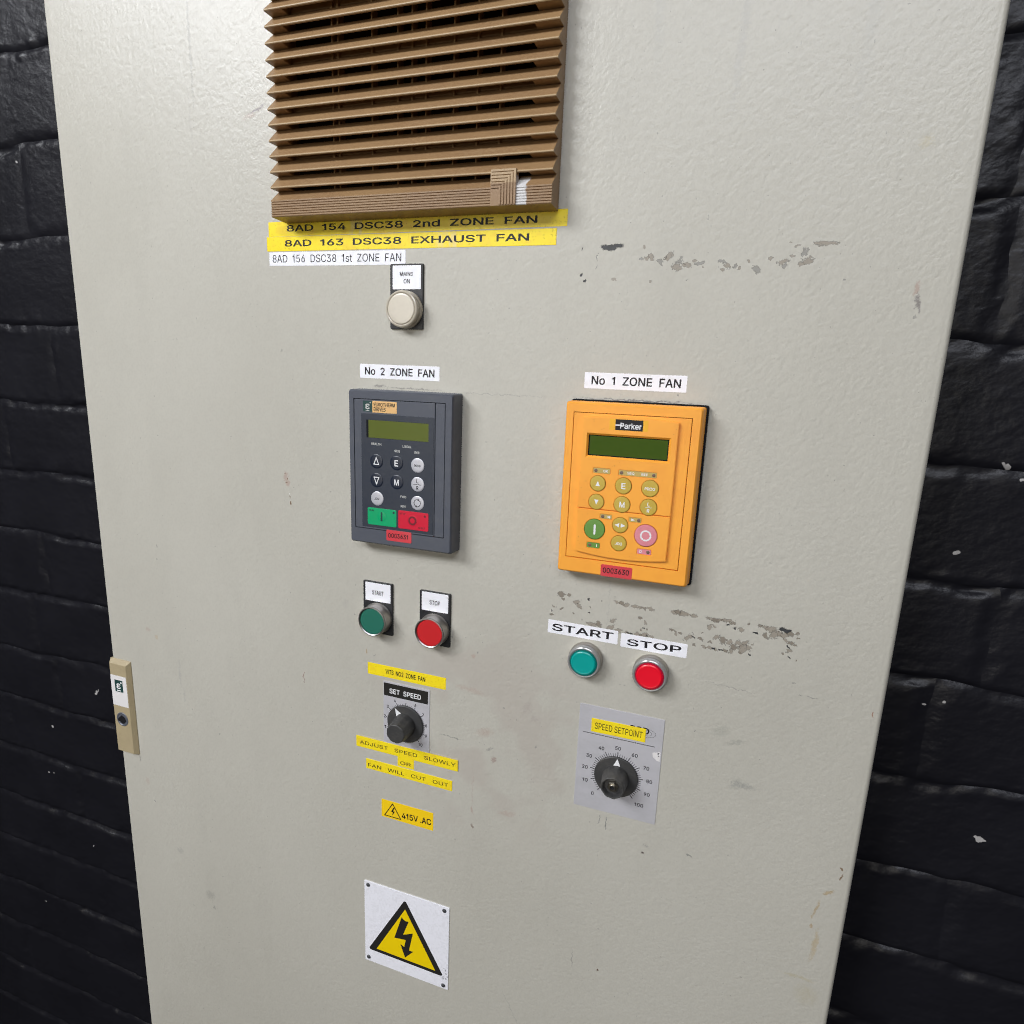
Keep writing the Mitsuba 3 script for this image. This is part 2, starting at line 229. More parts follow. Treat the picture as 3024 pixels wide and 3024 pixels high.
# ---------------------------------------------------------------- mesh helpers (door space, mm)
def world(m):
    if isinstance(m, manifold3d.Manifold):
        q = m.to_mesh(); v, f = np.array(q.vert_properties[:, :3], float), np.array(q.tri_verts)
    else: v, f = np.array(m.vertices, float), np.array(m.faces)
    return trimesh.Trimesh(np.stack([v[:, 0], -v[:, 2], v[:, 1] + ZC], 1) / 1000, f, process=False)
COUNT = {}
def key_for(name):
    n = COUNT.get(name, 0); COUNT[name] = n + 1
    return name if n == 0 else f'{name}_{n:03d}'
def put(name, m, material, parent=None, smooth=32, label=None):
    k = key_for((parent + '__' if parent else '') + name)
    if isinstance(m, (list, tuple)): m = trimesh.util.concatenate(list(m))
    scene[k] = mikit.ply(world(m), material, smooth=smooth)
    if label: labels[k] = {'label': label}
    return k
def thing(name, label, cat, group=None):
    k = key_for(name); labels[k] = {'label': label, 'category': cat}
    if group: labels[k]['group'] = group
    return k
def rect(x0, z0, x1, z1, r=0, n=5):
    x0, x1, z0, z1 = min(x0, x1), max(x0, x1), min(z0, z1), max(z0, z1)
    if r <= 0: return np.array([(x0, z0), (x1, z0), (x1, z1), (x0, z1)], float)
    out = []
    for cx, cz, a0 in ((x1 - r, z0 + r, -90), (x1 - r, z1 - r, 0), (x0 + r, z1 - r, 90), (x0 + r, z0 + r, 180)):
        for k in range(n + 1):
            a = math.radians(a0 + 90 * k / n); out.append((cx + r * math.cos(a), cz + r * math.sin(a)))
    return np.array(out)
def loft(rings):
    """rings: list of (outline n x 2, h), bottom to top, all with the same number of points, convex."""
    n = len(rings[0][0]); v = []; f = []
    for o, h in rings: v += [(x, z, h) for x, z in o]
    for i in range(len(rings) - 1):
        a, b = i * n, (i + 1) * n
        for k in range(n):
            j = (k + 1) % n
            f += [(a + k, a + j, b + j), (a + k, b + j, b + k)]
    v += [(*np.mean(rings[0][0], 0), rings[0][1]), (*np.mean(rings[-1][0], 0), rings[-1][1])]
    c0, c1, t = len(v) - 2, len(v) - 1, (len(rings) - 1) * n
    for k in range(n):
        j = (k + 1) % n; f += [(c0, j, k), (c1, t + k, t + j)]
    return trimesh.Trimesh(np.array(v), np.array(f), process=False)
def rbox(x0, z0, x1, z1, h0, h1, r=.8, c=.4, steps=3, n=4):
    """A plate with rounded corners (r) and a rounded top edge (c)."""
    rings = [(rect(x0, z0, x1, z1, r, n), h0)]
    for k in range(steps + 1):
        a = math.pi / 2 * k / steps; s = c * (1 - math.cos(a))
        rings.append((rect(x0 + s, z0 + s, x1 - s, z1 - s, max(r - s, .02), n), h1 - c + c * math.sin(a)))
    return loft(rings)
def lathe(cx, cz, prof, n=64):
    """prof: (r, h) from the foot to the top; closed at both ends."""
    a = np.arange(n) * 2 * math.pi / n
    ring = np.stack([np.cos(a), np.sin(a)], 1)
    return loft([(ring * max(r, .01) + [cx, cz], h) for r, h in prof])
def prism(poly, h0, h1):
    ms = [trimesh.creation.extrude_polygon(g, h1 - h0, engine='earcut') for g in getattr(poly, 'geoms', [poly]) if g.area > 1e-6]
    m = trimesh.util.concatenate(ms); m.apply_translation([0, 0, h0]); return m
def strip(pts, x0, x1):
    """A (z, h) outline carried along x."""
    m = trimesh.creation.extrude_polygon(Polygon(pts), x1 - x0, engine='earcut')
    v = m.vertices.copy(); m.vertices = np.stack([v[:, 2] + x0, v[:, 0], v[:, 1]], 1); return m
def turn(m, deg, cx, cz):
    m.apply_transform(trimesh.transformations.rotation_matrix(math.radians(deg), [0, 0, 1], [cx, cz, 0])); return m
_PEN = {}
def lettering(s, bold):
    """Capitals 10 high in a plain grotesque: I as a bare stem and 1 without a foot, as on the tapes."""
    if bold not in _PEN: _PEN[bold] = meshkit.text_mesh('H', 10.0, 1.0, bold).bounds[1, 0]
    w, pen, out, run = 1.95 if bold else 1.35, 0.0, [], ''
    for ch in s + '\0':
        if ch not in 'I1\0': run += ch; continue
        if run:
            if run.strip():
                m = meshkit.text_mesh(run, 10.0, 1.0, bold); m.apply_translation([pen, 0, 0]); out.append(m)
            pen += meshkit.text_mesh(run + 'H', 10.0, 1.0, bold).bounds[1, 0] - _PEN[bold]; run = ''
        if ch == 'I': m = prism(sbox(1.75 - w / 2, 0, 1.75 + w / 2, 10), 0, 1); adv = 3.5
        elif ch == '1': m = prism(sbox(3.3, 0, 3.3 + w, 10).union(Polygon([(1.0, 6.8), (1.0, 6.8 + .8 * w), (2.5, 8.5), (3.2, 10), (3.6, 10), (3.6, 6.8)])), 0, 1); adv = 6.6
        else: break
        m.apply_translation([pen, 0, 0]); out.append(m); pen += adv
    return trimesh.util.concatenate(out)
def text(s, x0, x1, z, cap, h, bold=False, deg=0, depth=.12):
    """Lettering between x0 and x1, base line z, capitals cap tall, standing depth proud of the surface h."""
    m = lettering(s, bold)
    b = m.bounds; v = m.vertices.copy()
    v[:, 0] = (v[:, 0] - b[0, 0]) * (x1 - x0) / (b[1, 0] - b[0, 0]) + x0
    v[:, 1] = v[:, 1] * cap / 10.0 + z
    v[:, 2] = h - .05 + v[:, 2] * (depth + .05)
    m.vertices = v
    return turn(m, deg, x0, z) if deg else m
def ctext(s, cx, cz, cap, h, aspect=.72, bold=False, depth=.12):
    w = cap * aspect * len(s)
    return text(s, cx - w / 2, cx + w / 2, cz - cap / 2, cap, h, bold, 0, depth)
def to_manifold(m):
    m = trimesh.Trimesh(m.vertices, m.faces, process=True)
    return manifold3d.Manifold(manifold3d.Mesh(np.asarray(m.vertices, np.float32), np.asarray(m.faces, np.uint32)))
def cut(m, *tools):
    a = to_manifold(m)
    for t in tools: a = a - to_manifold(t)
    return a

# ---------------------------------------------------------------- the black brick wall
DW = -60.0                                   # the wall's face, mm behind the door's face
K = 1.12                                     # that face lies farther off: apparent joint heights times K
JOINTS = [K * j for j in (462, 377, 293, 208, 118, 31, -52, -131.5, -206, -284, -363.5, -436, -512, -588, -661, -735, -810, -886, -962, -1038, -1115)]
L_, H_ = 246.0, 122.0
VJ = {3: (-806, 165), 4: (-700, 170), 5: (-789, 30), 6: (-890, 60), 7: (-720, 205), 8: (-845, 174.8), 9: (-690, 60), 10: (-850, 215), 11: (-705, 120), 12: (-830, 30), 13: (-880, 190), 14: (-809, 80), 15: (-720, 180), 16: (-1002, 60), 2: (-700, 40), 4.5: (0, 0)}
def jz(i, x):                                # the wavering height of bed joint i
    q = np.stack([np.asarray(x, float) / 60, np.full_like(np.asarray(x, float), i * 7.3), np.zeros_like(np.asarray(x, float))], -1)
    return JOINTS[i] + 5.0 * (meshkit.fbm(q, 3, 3) - .5) * 2
def wall_patch(i, xa, xb, seed):
    """One brick between bed joints i (top) and i+1, vertical joints xa, xb: a lumpy painted face that rolls back into the joints."""
    nx = max(6, int((xb - xa) / 3.6)); nz = 26
    s = np.linspace(0, 1, nx + 1); t = np.linspace(0, 1, nz + 1)
    S, Tt = np.meshgrid(s, t, indexing='ij')
    zt = JOINTS[i + 1] + (JOINTS[i] - JOINTS[i + 1]) * Tt
    side = lambda x: x + 11 * (meshkit.fbm(np.stack([zt / 24, zt * 0 + x * .71, zt * 0 + i * 3.3], -1), 3, 6) - .5)
    A_, B_ = side(xa), side(xb)
    X = A_ + (B_ - A_) * S
    top, bot = jz(i, X), jz(i + 1, X)
    Z = bot + (top - bot) * Tt
    wob = lambda sc, o, sd: meshkit.fbm(np.stack([X / sc, Z / sc, np.full_like(X, sd)], -1), o, 5) - .5
    dx = np.minimum(X - A_, B_ - X) + 7 * wob(20, 3, 6.1)
    r = np.random.default_rng(seed)
    sm = lambda a: np.clip(a, 0, 1) ** 2 * (3 - 2 * np.clip(a, 0, 1))
    w1 = 5.5 * wob(26, 3, 2.2) + 2.5 * wob(8, 2, 3.3)
    et, eb = (top - Z) + w1, (Z - bot) + w1
    mod = np.clip(.9 + 3.6 * wob(55, 3, 31.0), .05, 1.9)
    dt, db = r.uniform(3.2, 5.4) * mod, r.uniform(.2, 1.0) * mod
    dv = r.choice([.05, .1, .25, .5, .9]) * np.clip(.9 + 2.4 * wob(30, 2, 13.0), .1, 1.6)
    H = -dt * (1 - sm((et - .2) / r.uniform(5, 11))) - db * (1 - sm((eb - .2) / r.uniform(2.5, 4.5))) - dv * (1 - sm((dx - .6) / r.uniform(4, 8)))
    H = np.maximum(H, -5.5)
    inside = sm(np.minimum(np.minimum(et, eb), dx) / 14)
    H += inside * (r.uniform(-.6, .6) + (S - .5) * r.uniform(-1., 1.) + (Tt - .5) * r.uniform(-1.4, .8)) + 1.8 * wob(60, 3, 1.0) + .8 * meshkit.fbm(np.stack([X / 30, Z / 9, X * 0 + 9.5], -1), 3, 5)
    edge = np.exp(-np.minimum(np.minimum(et, eb), dx) ** 2 / 100)
    H += edge * (3.8 * wob(14, 3, 14.0) + 1.6 * np.abs(wob(16, 2, 19.0)) * 2 - .5)
    fill = -.8 + 1.4 * (meshkit.fbm(np.stack([X / 14, Z / 14, X * 0], -1), 3, 8) - .5)
    k_ = np.exp(-(dx / 6.0) ** 2)
    H = H * (1 - k_) + fill * k_
    g = np.stack([X, Z, DW + H], -1).reshape(-1, 3)
    # boundary heights depend on position only, so that neighbours meet
    idx = np.arange(g.shape[0]).reshape(nx + 1, nz + 1)
    B = np.concatenate([idx[:, 0], idx[-1, 1:], idx[-2::-1, -1], idx[0, -2:0:-1]])
    g[B, 2] = DW - 2.0 + 1.4 * (meshkit.fbm(np.stack([g[B, 0] / 14, g[B, 1] / 14, g[B, 0] * 0], -1), 3, 8) - .5)
    sides = np.concatenate([idx[0, 1:-1], idx[-1, 1:-1]])
    g[sides, 2] += 1.2
    f = []
    a, b, c, d = idx[:-1, :-1].ravel(), idx[1:, :-1].ravel(), idx[1:, 1:].ravel(), idx[:-1, 1:].ravel()
    f += list(np.stack([a, b, c], 1)) + list(np.stack([a, c, d], 1))
    ring = g[B].copy(); back = ring.copy(); back[:, 2] = DW - 40; n0 = len(g); m = len(B); n1 = n0 + m
    v = np.vstack([g, ring, back, [[(xa + xb) / 2, (top.mean() + bot.mean()) / 2, DW - 40]]])
    for k in range(m):
        j = (k + 1) % m
        f += [(n0 + k, n1 + k, n1 + j), (n0 + k, n1 + j, n0 + j), (n1 + k, n1 + m, n1 + j)]
    return trimesh.Trimesh(v, np.array(f), process=False)
labels['brick_wall'] = {'label': 'old brick wall painted glossy black behind the cabinet', 'kind': 'structure'}
put('backing', rbox(-2600, -1440, 2200, 1200, DW - 130, DW - 34, 1, .5), 'wall_paint', 'brick_wall')
for i in range(len(JOINTS) - 1):
    for side, lo, hi in ((0, -1290, -560), (1, 20, 560)):
        v0 = VJ.get(i, (-700 - 131 * (i % 2), 60 + 131 * (i % 2)))[side]
        edges = [v0]
        while edges[0] > lo: edges.insert(0, edges[0] - (L_ if (i + side) % 3 else H_ + 60) + random.uniform(-8, 8))
        while edges[-1] < hi: edges.append(edges[-1] + L_ + random.uniform(-8, 8))
        for xa, xb in zip(edges, edges[1:]):
            if xb < lo or xa > hi: continue
            put('brick', wall_patch(i, xa, xb, 5000 + i * 131 + int(xa)), 'wall_paint', 'brick_wall', smooth=True)

# ---------------------------------------------------------------- the cabinet
C_ = thing('electrical_cabinet', 'tall pale grey steel cabinet door with scuffed textured paint before the black wall', 'electrical cabinet')
def door_skin():
    """The door's front as a sheet whose textured paint is real relief, about a tenth of a millimetre high."""
    x, z = np.linspace(-660.4, 123.8, 690), np.linspace(-930, 356, 1130)
    X, Z = np.meshgrid(x, z, indexing='ij')
    q = lambda a, b, o: np.stack([X * a, Z * b, np.full_like(X, o)], -1)
    wx, wz = 2.4 * meshkit.noise(q(.3, .3, 3.0), 1), 2.4 * meshkit.noise(q(.3, .3, 9.0), 2)
    n1 = meshkit.noise(np.stack([(X + wx) * .56, (Z + wz) * .48, X * 0], -1), 3)
    n2 = meshkit.noise(np.stack([(X + wz) * .86, (Z + wx) * .78, X * 0 + 5], -1), 4)
    e = np.clip((n1 * .6 + n2 * .4 - .22) / .5, 0, 1)
    H = .135 * (e * e * (3 - 2 * e) - .5) + .10
    rim = np.clip(np.minimum(np.minimum(X + 660.4, 123.8 - X), np.minimum(Z + 930, 356 - Z)) / 3, 0, 1)
    H = H * rim - .08 * (1 - rim)
    i = np.arange(X.size).reshape(X.shape)
    a, b, c, d = i[:-1, :-1].ravel(), i[1:, :-1].ravel(), i[1:, 1:].ravel(), i[:-1, 1:].ravel()
    return trimesh.Trimesh(np.stack([X, Z, H - .06], -1).reshape(-1, 3), np.vstack([np.stack([a, b, c], 1), np.stack([a, c, d], 1)]), process=False)
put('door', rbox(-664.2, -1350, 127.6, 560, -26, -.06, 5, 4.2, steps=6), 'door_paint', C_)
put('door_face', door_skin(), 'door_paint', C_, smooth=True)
put('body', rbox(-656, -1345, 119, 552, -52, -24.5, 3, 1), 'body_paint', C_)
hd = loft([(rect(-665.2, -466.5, -633.6, -345.6, 1.2, 3), -1), (rect(-665.2, -466.5, -633.6, -345.6, 1.2, 3), .8), (rect(-664.8, -466.0, -634.2, -346.4, 1.2, 3), 1.4), (rect(-663.0, -464.6, -637.6, -350.2, .6, 3), 4.4), (rect(-662.6, -464.2, -638.0, -350.6, .5, 3), 4.7)])
HK = put('handle', hd, 'handle_beige', C_, label='beige plastic door handle with a lock')
put('label_plate', rbox(-662.7, -403.7, -638.4, -364.8, 4.4, 4.95, .3, .1), 'handle_label', HK, label='white label with a green emblem')
put('emblem', rbox(-656.7, -385.3, -644.4, -370.2, 4.7, 5.1, .2, .05), 'badge_green', HK)
put('emblem_mark', [text('ε', -653.9, -647.6, -381.0, 8.6, 5.1, True), prism(Point(-646.7, -373.0).buffer(1.2), 4.9, 5.2), prism(sbox(-654.0, -384.0, -647.8, -382.8), 4.9, 5.2)], 'white_ink', HK)
lk = lathe(-650.4, -420.9, [(8.9, 4), (8.9, 5.0), (8.5, 5.3), (7.4, 5.3), (6.9, 4.9)], 48)
put('lock', lk, 'lock_grey', HK)
put('keyhole', [lathe(-650.2, -421.6, [(5.0, 4.5), (5.0, 5.05)], 24), prism(LineString([(-656.0, -422.6), (-651.0, -417.6), (-646.2, -422.0)]).buffer(1.7), 4.6, 5.2)], 'ink', HK)

# ---------------------------------------------------------------- the ventilation grille
V = thing('ventilation_grille', 'brown louvred plastic fan grille at the top of the cabinet door', 'ventilation grille')
XL, XR, SL, SR = -392.6, -143.9, -376.4, -162.6
RID = [145.4 + 11.97 * k for k in range(18)]                  # ridges
TOP = RID[-1] + 23.5
def zig(z0, rid, z1):
    p = [(z0, 0), (z0, 9)]
    for r in rid: p += [(r - 1.0, 9.0), (r - 1.0, 19.5), (r - .5, 20.0), (r, 20.0), (r + .6, 19.5)]
    p += [(rid[-1] + 10.8, 9), (z1 - 8, 20), (z1 - 1, 20), (z1, 18), (z1, 0)]
    return p
band = [(120.9, 0), (121.9, 19.4), (122.5, 20)]
for k in range(6):
    z = 123.3 + 1.95 * k; band += [(z, 20), (z + .2, 19.1), (z + .75, 19.1), (z + .95, 20)]
band += [(135.0, 20), (135.5, 19.6), (144.4, 9.4), (144.4, 0)]
topb = [(RID[-1] + 11.2, 0), (RID[-1] + 11.2, 9), (TOP - 8, 20), (TOP - 1, 20), (TOP, 18), (TOP, 0)]
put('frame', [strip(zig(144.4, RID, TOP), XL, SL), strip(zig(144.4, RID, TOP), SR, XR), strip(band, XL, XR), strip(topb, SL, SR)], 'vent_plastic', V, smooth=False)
put('filter', rbox(SL - 1, 130, SR + 1, TOP - 4, .2, 1.2, .5, .1), 'filter_mat', V)
for x in (-336.0, -330.5, -299.5, -276.5, -264.0, -252.0, -228.5, -209.0, -190.5):
    put('rib', rbox(x - .55, 140, x + .55, TOP - 6, 1.0, 9.5, .2, .2), 'vent_rib', V)
for r in RID[2::3]:
    put('rail', rbox(SL - .6, r + 1.0, SR + .6, r + 6.2, 2.0, 6.5, .2, .2), 'vent_rib', V)
for r in RID:
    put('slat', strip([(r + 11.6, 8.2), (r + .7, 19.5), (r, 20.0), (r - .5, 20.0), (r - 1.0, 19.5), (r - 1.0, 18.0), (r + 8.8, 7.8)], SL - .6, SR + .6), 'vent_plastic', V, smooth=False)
ell = [LineString([(-191.2, z), (x, z), (x, 122.5)]).buffer(.72, cap_style='flat', join_style='mitre') for x, z in [(-172.3 - 2.35 * k, 146.1 - 2.25 * k) for k in range(6)]]
bd = put('badge', [rbox(-191.9, 121.9, -171.4, 146.9, 15, 20.5, .3, .2), prism(shapely.union_all(ell), 20.3, 21.4)], 'vent_plastic', V, smooth=False, label='square corner badge with nested angle ridges')

# ---------------------------------------------------------------- tape labels
def tape(mtl, ink, x0, z0, x1, z1, s, t0, t1, tz, cap, label, deg=0.0, h=0.0, bold=True, tdeg=None, cat='label', r=.25):
    k = thing('tape_label', label, cat)
    m = rbox(x0, z0, x1, z1, h - .3, h + .28, r, .08, 1, 2); cx, cz = (x0 + x1) / 2, (z0 + z1) / 2
    put('strip', turn(m, deg, cx, cz), mtl, k)
    put('lettering', text(s, t0, t1, tz, cap, h + .28, bold, deg if tdeg is None else tdeg), ink, k)
    return k
tape('yellow_tape', 'ink', -412.7, 110.4, -136.3, 122.7, '8AD  154  DSC38  2nd  ZONE  FAN', -392.9, -160.2, 114.6, 5.0, 'long yellow tape label reading 2nd ZONE FAN, tucked under the brown grille', -.05, 0, True, -.27)
tape('yellow_tape', 'ink', -414.9, 97.6, -144.3, 109.7, '8AD  163  DSC38  EXHAUST  FAN', -395.4, -166.3, 102.1, 5.1, 'long yellow tape label reading EXHAUST FAN, between the yellow and the white one', -.27, .25, True, -.33)
tape('white_tape', 'ink', -413.0, 85.4, -274.4, 97.0, '8AD  156  DSC38  1st  ZONE  FAN', -409.3, -278.5, 88.8, 6.3, 'white tape label reading 1st ZONE FAN under the two yellow ones', -.45, .1, False, -.5)
tape('white_tape', 'ink', -320.0, -9.7, -241.8, 2.5, 'No  2  ZONE  FAN', -314.7, -246.4, -6.5, 6.1, 'white tape label reading No 2 ZONE FAN above the dark keypad')
tape('white_tape', 'ink', -115.5, -9.9, -37.1, 2.5, 'No  1  ZONE  FAN', -109.8, -41.4, -6.5, 6.1, 'white tape label reading No 1 ZONE FAN above the orange keypad')
tape('yellow_tape', 'ink', -315.6, -295.4, -231.0, -283.2, 'VITS  NO2  ZONE  FAN', -295.6, -252.6, -291.5, 4.6, 'yellow tape label reading VITS NO2 ZONE FAN above the small dial')
tape('yellow_tape', 'ink', -329.6, -378.0, -216.6, -366.1, 'ADJUST   SPEED   SLOWLY', -325.2, -218.8, -374.4, 3.9, 'yellow tape label reading ADJUST SPEED SLOWLY just below the small dial', 0, .9, False, .5)
tape('yellow_tape', 'ink', -282.5, -389.2, -264.3, -377.6, 'OR', -279.4, -267.6, -387.0, 3.7, 'short yellow tape label reading OR between two longer yellow strips', 0, .05, False, 2)
tape('yellow_tape', 'ink', -318.8, -401.4, -222.5, -390.2, 'FAN   WILL   CUT   OUT', -316.4, -226.4, -398.7, 3.8, 'yellow tape label reading FAN WILL CUT OUT, lowest of three stacked strips', -.25, .25, False, .45)
tape('white_tape', 'ink', -134.5, -219.7, -73.6, -207.7, 'START', -130.7, -77.2, -216.8, 6.0, 'white tape label reading START above the teal push button', -.4, 0, True, .5)
tape('white_tape', 'ink', -71.0, -221.3, -17.0, -209.2, 'STOP', -65.6, -21.4, -218.8, 5.5, 'white tape label reading STOP above the bright red push button', -.5, 0, True, 1.5)
SK = thing('voltage_label', 'small amber label with a lightning triangle reading 415V AC', 'label')
put('strip', rbox(-301.2, -452.6, -242.4, -432.2, -.2, .22, .3, .08, 1, 2), 'amber_sticker', SK)
tri = Polygon([(-288.3, -434.6), (-297.8, -450.3), (-278.8, -450.3)])
put('triangle', prism(tri.buffer(.35).difference(tri.buffer(-.55)), .1, .34), 'ink', SK)
put('lightning_bolt', prism(Polygon([(-287.6, -439.2), (-290.2, -444.6), (-287.9, -444.3), (-289.0, -448.9), (-285.6, -443.2), (-287.8, -443.4), (-286.2, -439.2)]), .1, .34), 'ink', SK)
put('lettering', text('415V .AC', -277.6, -244.4, -448.4, 6.4, .22, True, 3.2), 'ink', SK)

# ---------------------------------------------------------------- push buttons
def nameplate(k, x0, z0, x1, z1, ins, words):
    pl = put('nameplate', rbox(x0, z0, x1, z1, -.2, 2.0, 1.2, .5), 'black_plastic', k)
    put('insert', rbox(*ins, 1.8, 2.25, .4, .1), 'white_tape', pl)
    put('lettering', [text(*w, 2.25, True) for w in words], 'ink', pl)
LB = thing('indicator_lamp', 'round cream lens under a MAINS ON nameplate below the tape labels', 'indicator lamp')
nameplate(LB, -288.3, 32.6, -257.1, 85.4, (-285.6, 65.0, -259.0, 84.0), [('MAINS', -278.6, -266.4, 75.6, 3.1), ('ON', -275.1, -269.2, 69.7, 3.3)])
put('ring', lathe(-272.6, 48.4, [(15.4, 1.5), (15.4, 4.6), (15.0, 5.2), (14.6, 5.3)]), 'cream_ring', LB)
put('collar', lathe(-272.6, 48.4, [(14.2, 5.0), (14.6, 5.6), (14.9, 6.6), (14.9, 7.4), (14.4, 7.8)]), 'cream_ring', LB)
put('lens_rim', lathe(-272.6, 48.4, [(14.6, 7.4), (15.0, 8.2), (15.0, 10.2), (14.5, 11.1), (13.6, 11.5), (12.9, 11.2), (12.6, 10.2)]), 'lens_edge', LB)
put('lens', lathe(-272.6, 48.4, [(12.5, 9), (12.5, 11.0), (12.0, 11.6), (10.8, 11.85), (9, 11.95), (5, 12.0)]), 'cream_lens', LB)
def metal_button(name, label, x0, z0, x1, z1, ins, words, cx, cz, cap):
    k = thing(name, label, 'push button')
    nameplate(k, x0, z0, x1, z1, ins, words)
    put('bezel', lathe(cx, cz, [(15.0, 1.5), (15.0, 3.0), (14.6, 3.4), (14.5, 11.2)], 72), 'satin_metal', k)
    put('rim', lathe(cx, cz, [(14.5, 11.0), (14.75, 11.6), (14.75, 12.9), (14.3, 13.5), (13.5, 13.6), (12.9, 13.2), (12.8, 11.9)], 72), 'chrome', k)
    put('cap', lathe(cx, cz, [(12.6, 10), (12.6, 12.4), (12.2, 12.75), (6, 12.75)], 64), cap, k)
metal_button('push_button', 'dark green push button with chrome rim under a START nameplate', -318.5, -250.4, -286.7, -198.4, (-316.0, -217.8, -288.8, -199.6), [('START', -308.7, -296.2, -211.2, 4.0)], -302.6, -234.0, 'green_cap')
metal_button('push_button', 'dull red push button with chrome rim under a STOP nameplate', -258.2, -251.2, -226.9, -199.0, (-255.9, -218.0, -229.0, -200.0), [('STOP', -247.8, -237.3, -211.5, 4.0)], -242.6, -235.0, 'red_cap')
def lit_button(label, cx, cz, lens, rim):
    k = thing('push_button', label, 'push button')
    put('bezel', lathe(cx, cz, [(14.6, -.2), (14.6, 5.4), (14.2, 6.2), (13.9, 6.4)], 72), 'satin_metal', k)
    put('collar', lathe(cx, cz, [(13.9, 6.0), (14.1, 6.6), (14.1, 9.6), (13.6, 10.6), (12.9, 11.0), (12.3, 10.9), (11.9, 10.2)], 72), 'clear_collar', k)
    put('surround', lathe(cx, cz, [(11.7, 8), (11.7, 10.7), (11.4, 11.1), (10.5, 11.2)], 64), rim, k)
    put('lens', lathe(cx, cz, [(10.5, 10), (10.5, 11.6), (10.0, 12.1), (9.3, 12.3), (8.8, 12.1), (4, 12.1)], 64), lens, k)
lit_button('teal push button in a clear collar under the white START tape', -99.2, -237.0, 'teal_lens', 'teal_rim')
lit_button('bright red push button in a clear collar under the white STOP tape', -44.0, -238.0, 'red_lens', 'red_rim')

# ---------------------------------------------------------------- the two speed dials
def knob(parent, cx, cz, r, pdir, top, nose):
    kb = put('knob', [lathe(cx, cz, [(r, .6), (r, 2.4), (r - .5, 2.9), (r - 4, 3.0)], 72)], 'knob_black', parent)
    n = 72; a = np.arange(n) * 2 * math.pi / n
    ring = np.stack([np.cos(a), np.sin(a)], 1) * (1 + .018 * np.cos(a * 9))[:, None]
    rings = [(ring * rr + [cx, cz], h) for rr, h in top]
    put('grip', loft(rings), 'knob_black', kb)
    d = np.array(pdir, float); d /= np.linalg.norm(d); q = np.array([-d[1], d[0]]); c = np.array([cx, cz])
    put('pointer', prism(Polygon([c + d * (r - .7), c + d * (r - 9.5) + q * nose, c + d * (r - 9.5) - q * nose]), 2.8, 3.1), 'white_ink', kb)
    return kb
def polar(c, r, deg): return c[0] + r * math.cos(math.radians(deg)), c[1] + r * math.sin(math.radians(deg))
D1 = thing('speed_dial', 'small dial plate headed SET SPEED with a plain black knob', 'speed dial')
P1 = put('scale_plate', rbox(-298.0, -372.0, -247.4, -299.2, -.2, .7, .4, .2), 'silver_plate', D1)
put('header', rbox(-297.2, -314.4, -249.3, -301.0, .5, .85, .1, .05), 'sign_black', P1)
put('header_lettering', text('SET  SPEED', -291.0, -256.6, -311.0, 4.9, .85, True), 'white_ink', P1)
c1 = (-273.2, -340.2)
ticks = [LineString([polar(c1, 19.2, 90 + 27.7 * (5 - k / 10)), polar(c1, 22.0 if k % 10 == 0 else 20.7, 90 + 27.7 * (5 - k / 10))]).buffer(.36 if k % 10 == 0 else .17, cap_style='flat') for k in range(0, 101, 2)]
put('tick_marks', prism(shapely.union_all(ticks), .6, .8), 'soft_ink', P1)
put('numerals', [ctext(str(k), *xy, 3.0, .7, .72, True) for k, xy in zip((1, 2, 3, 4, 6, 7, 8, 9, 10), [(-296.2, -348.6), (-296.4, -337.1), (-293.0, -326.1), (-285.2, -318.3), (-262.7, -318.3), (-254.3, -326.6), (-251.0, -337.4), (-251.0, -348.5), (-256.8, -359.3)])], 'soft_ink', P1)
knob(D1, c1[0], c1[1], 19.5, (-10.8, 15.6), [(11.8, 2.6), (11.5, 4.0), (11.0, 9), (10.4, 15), (9.8, 20.0), (9.4, 20.9), (8.8, 21.3), (4, 21.4)], 3.7)
D2 = thing('speed_dial', 'large square dial plate numbered to 100 with an open topped knob', 'speed dial')
P2 = put('scale_plate', rbox(-101.6, -380.4, -28.8, -279.7, -.2, .8, .4, .2), 'silver_plate', D2)
c2 = (-65.5, -342.4)
ticks = [LineString([polar(c2, 19.2, 90 + 27.7 * (5 - k / 10)), polar(c2, 23.6 if k % 10 == 0 else 22.0, 90 + 27.7 * (5 - k / 10))]).buffer(.34 if k % 10 == 0 else .22, cap_style='flat') for k in range(0, 101, 2)]
put('tick_marks', prism(shapely.union_all(ticks), .7, .9), 'soft_ink', P2)
put('numerals', [ctext(str(k), *xy, 3.3, .8, .76, True) for k, xy in zip(range(0, 101, 10), [(-85.2, -364.8), (-92.7, -353.0), (-93.5, -340.2), (-90.4, -328.3), (-80.1, -318.5), (-65.7, -315.1), (-51.0, -318.2), (-40.4, -328.0), (-36.9, -340.0), (-37.9, -353.0), (-43.8, -365.0)])], 'soft_ink', P2)
put('rule_line', prism(sbox(-97.5, -306.5, -34.9, -306.0), .7, .9), 'soft_ink', P2)
put('maker_mark', text('SSD', -57.5, -40.8, -296.0, 5.6, .8, True), 'ink', P2)
ring = Point(0, 0).buffer(1, 32)
el = shapely.affinity.translate(shapely.affinity.scale(ring, 9.0, 3.9), -43.9, -295.0)
put('swoosh', prism(shapely.union_all([el.difference(el.buffer(-.22)), shapely.affinity.scale(el, .62, .66).difference(shapely.affinity.scale(el, .62, .66).buffer(-.2))]), .7, .88), 'soft_ink', P2)
put('smear', prism(Polygon([(-36.2, -312.2), (-30.2, -310.2), (-30.2, -318.6), (-32.6, -318.2), (-35.6, -315.4)]).buffer(.3), .7, .86), 'handle_label', P2)
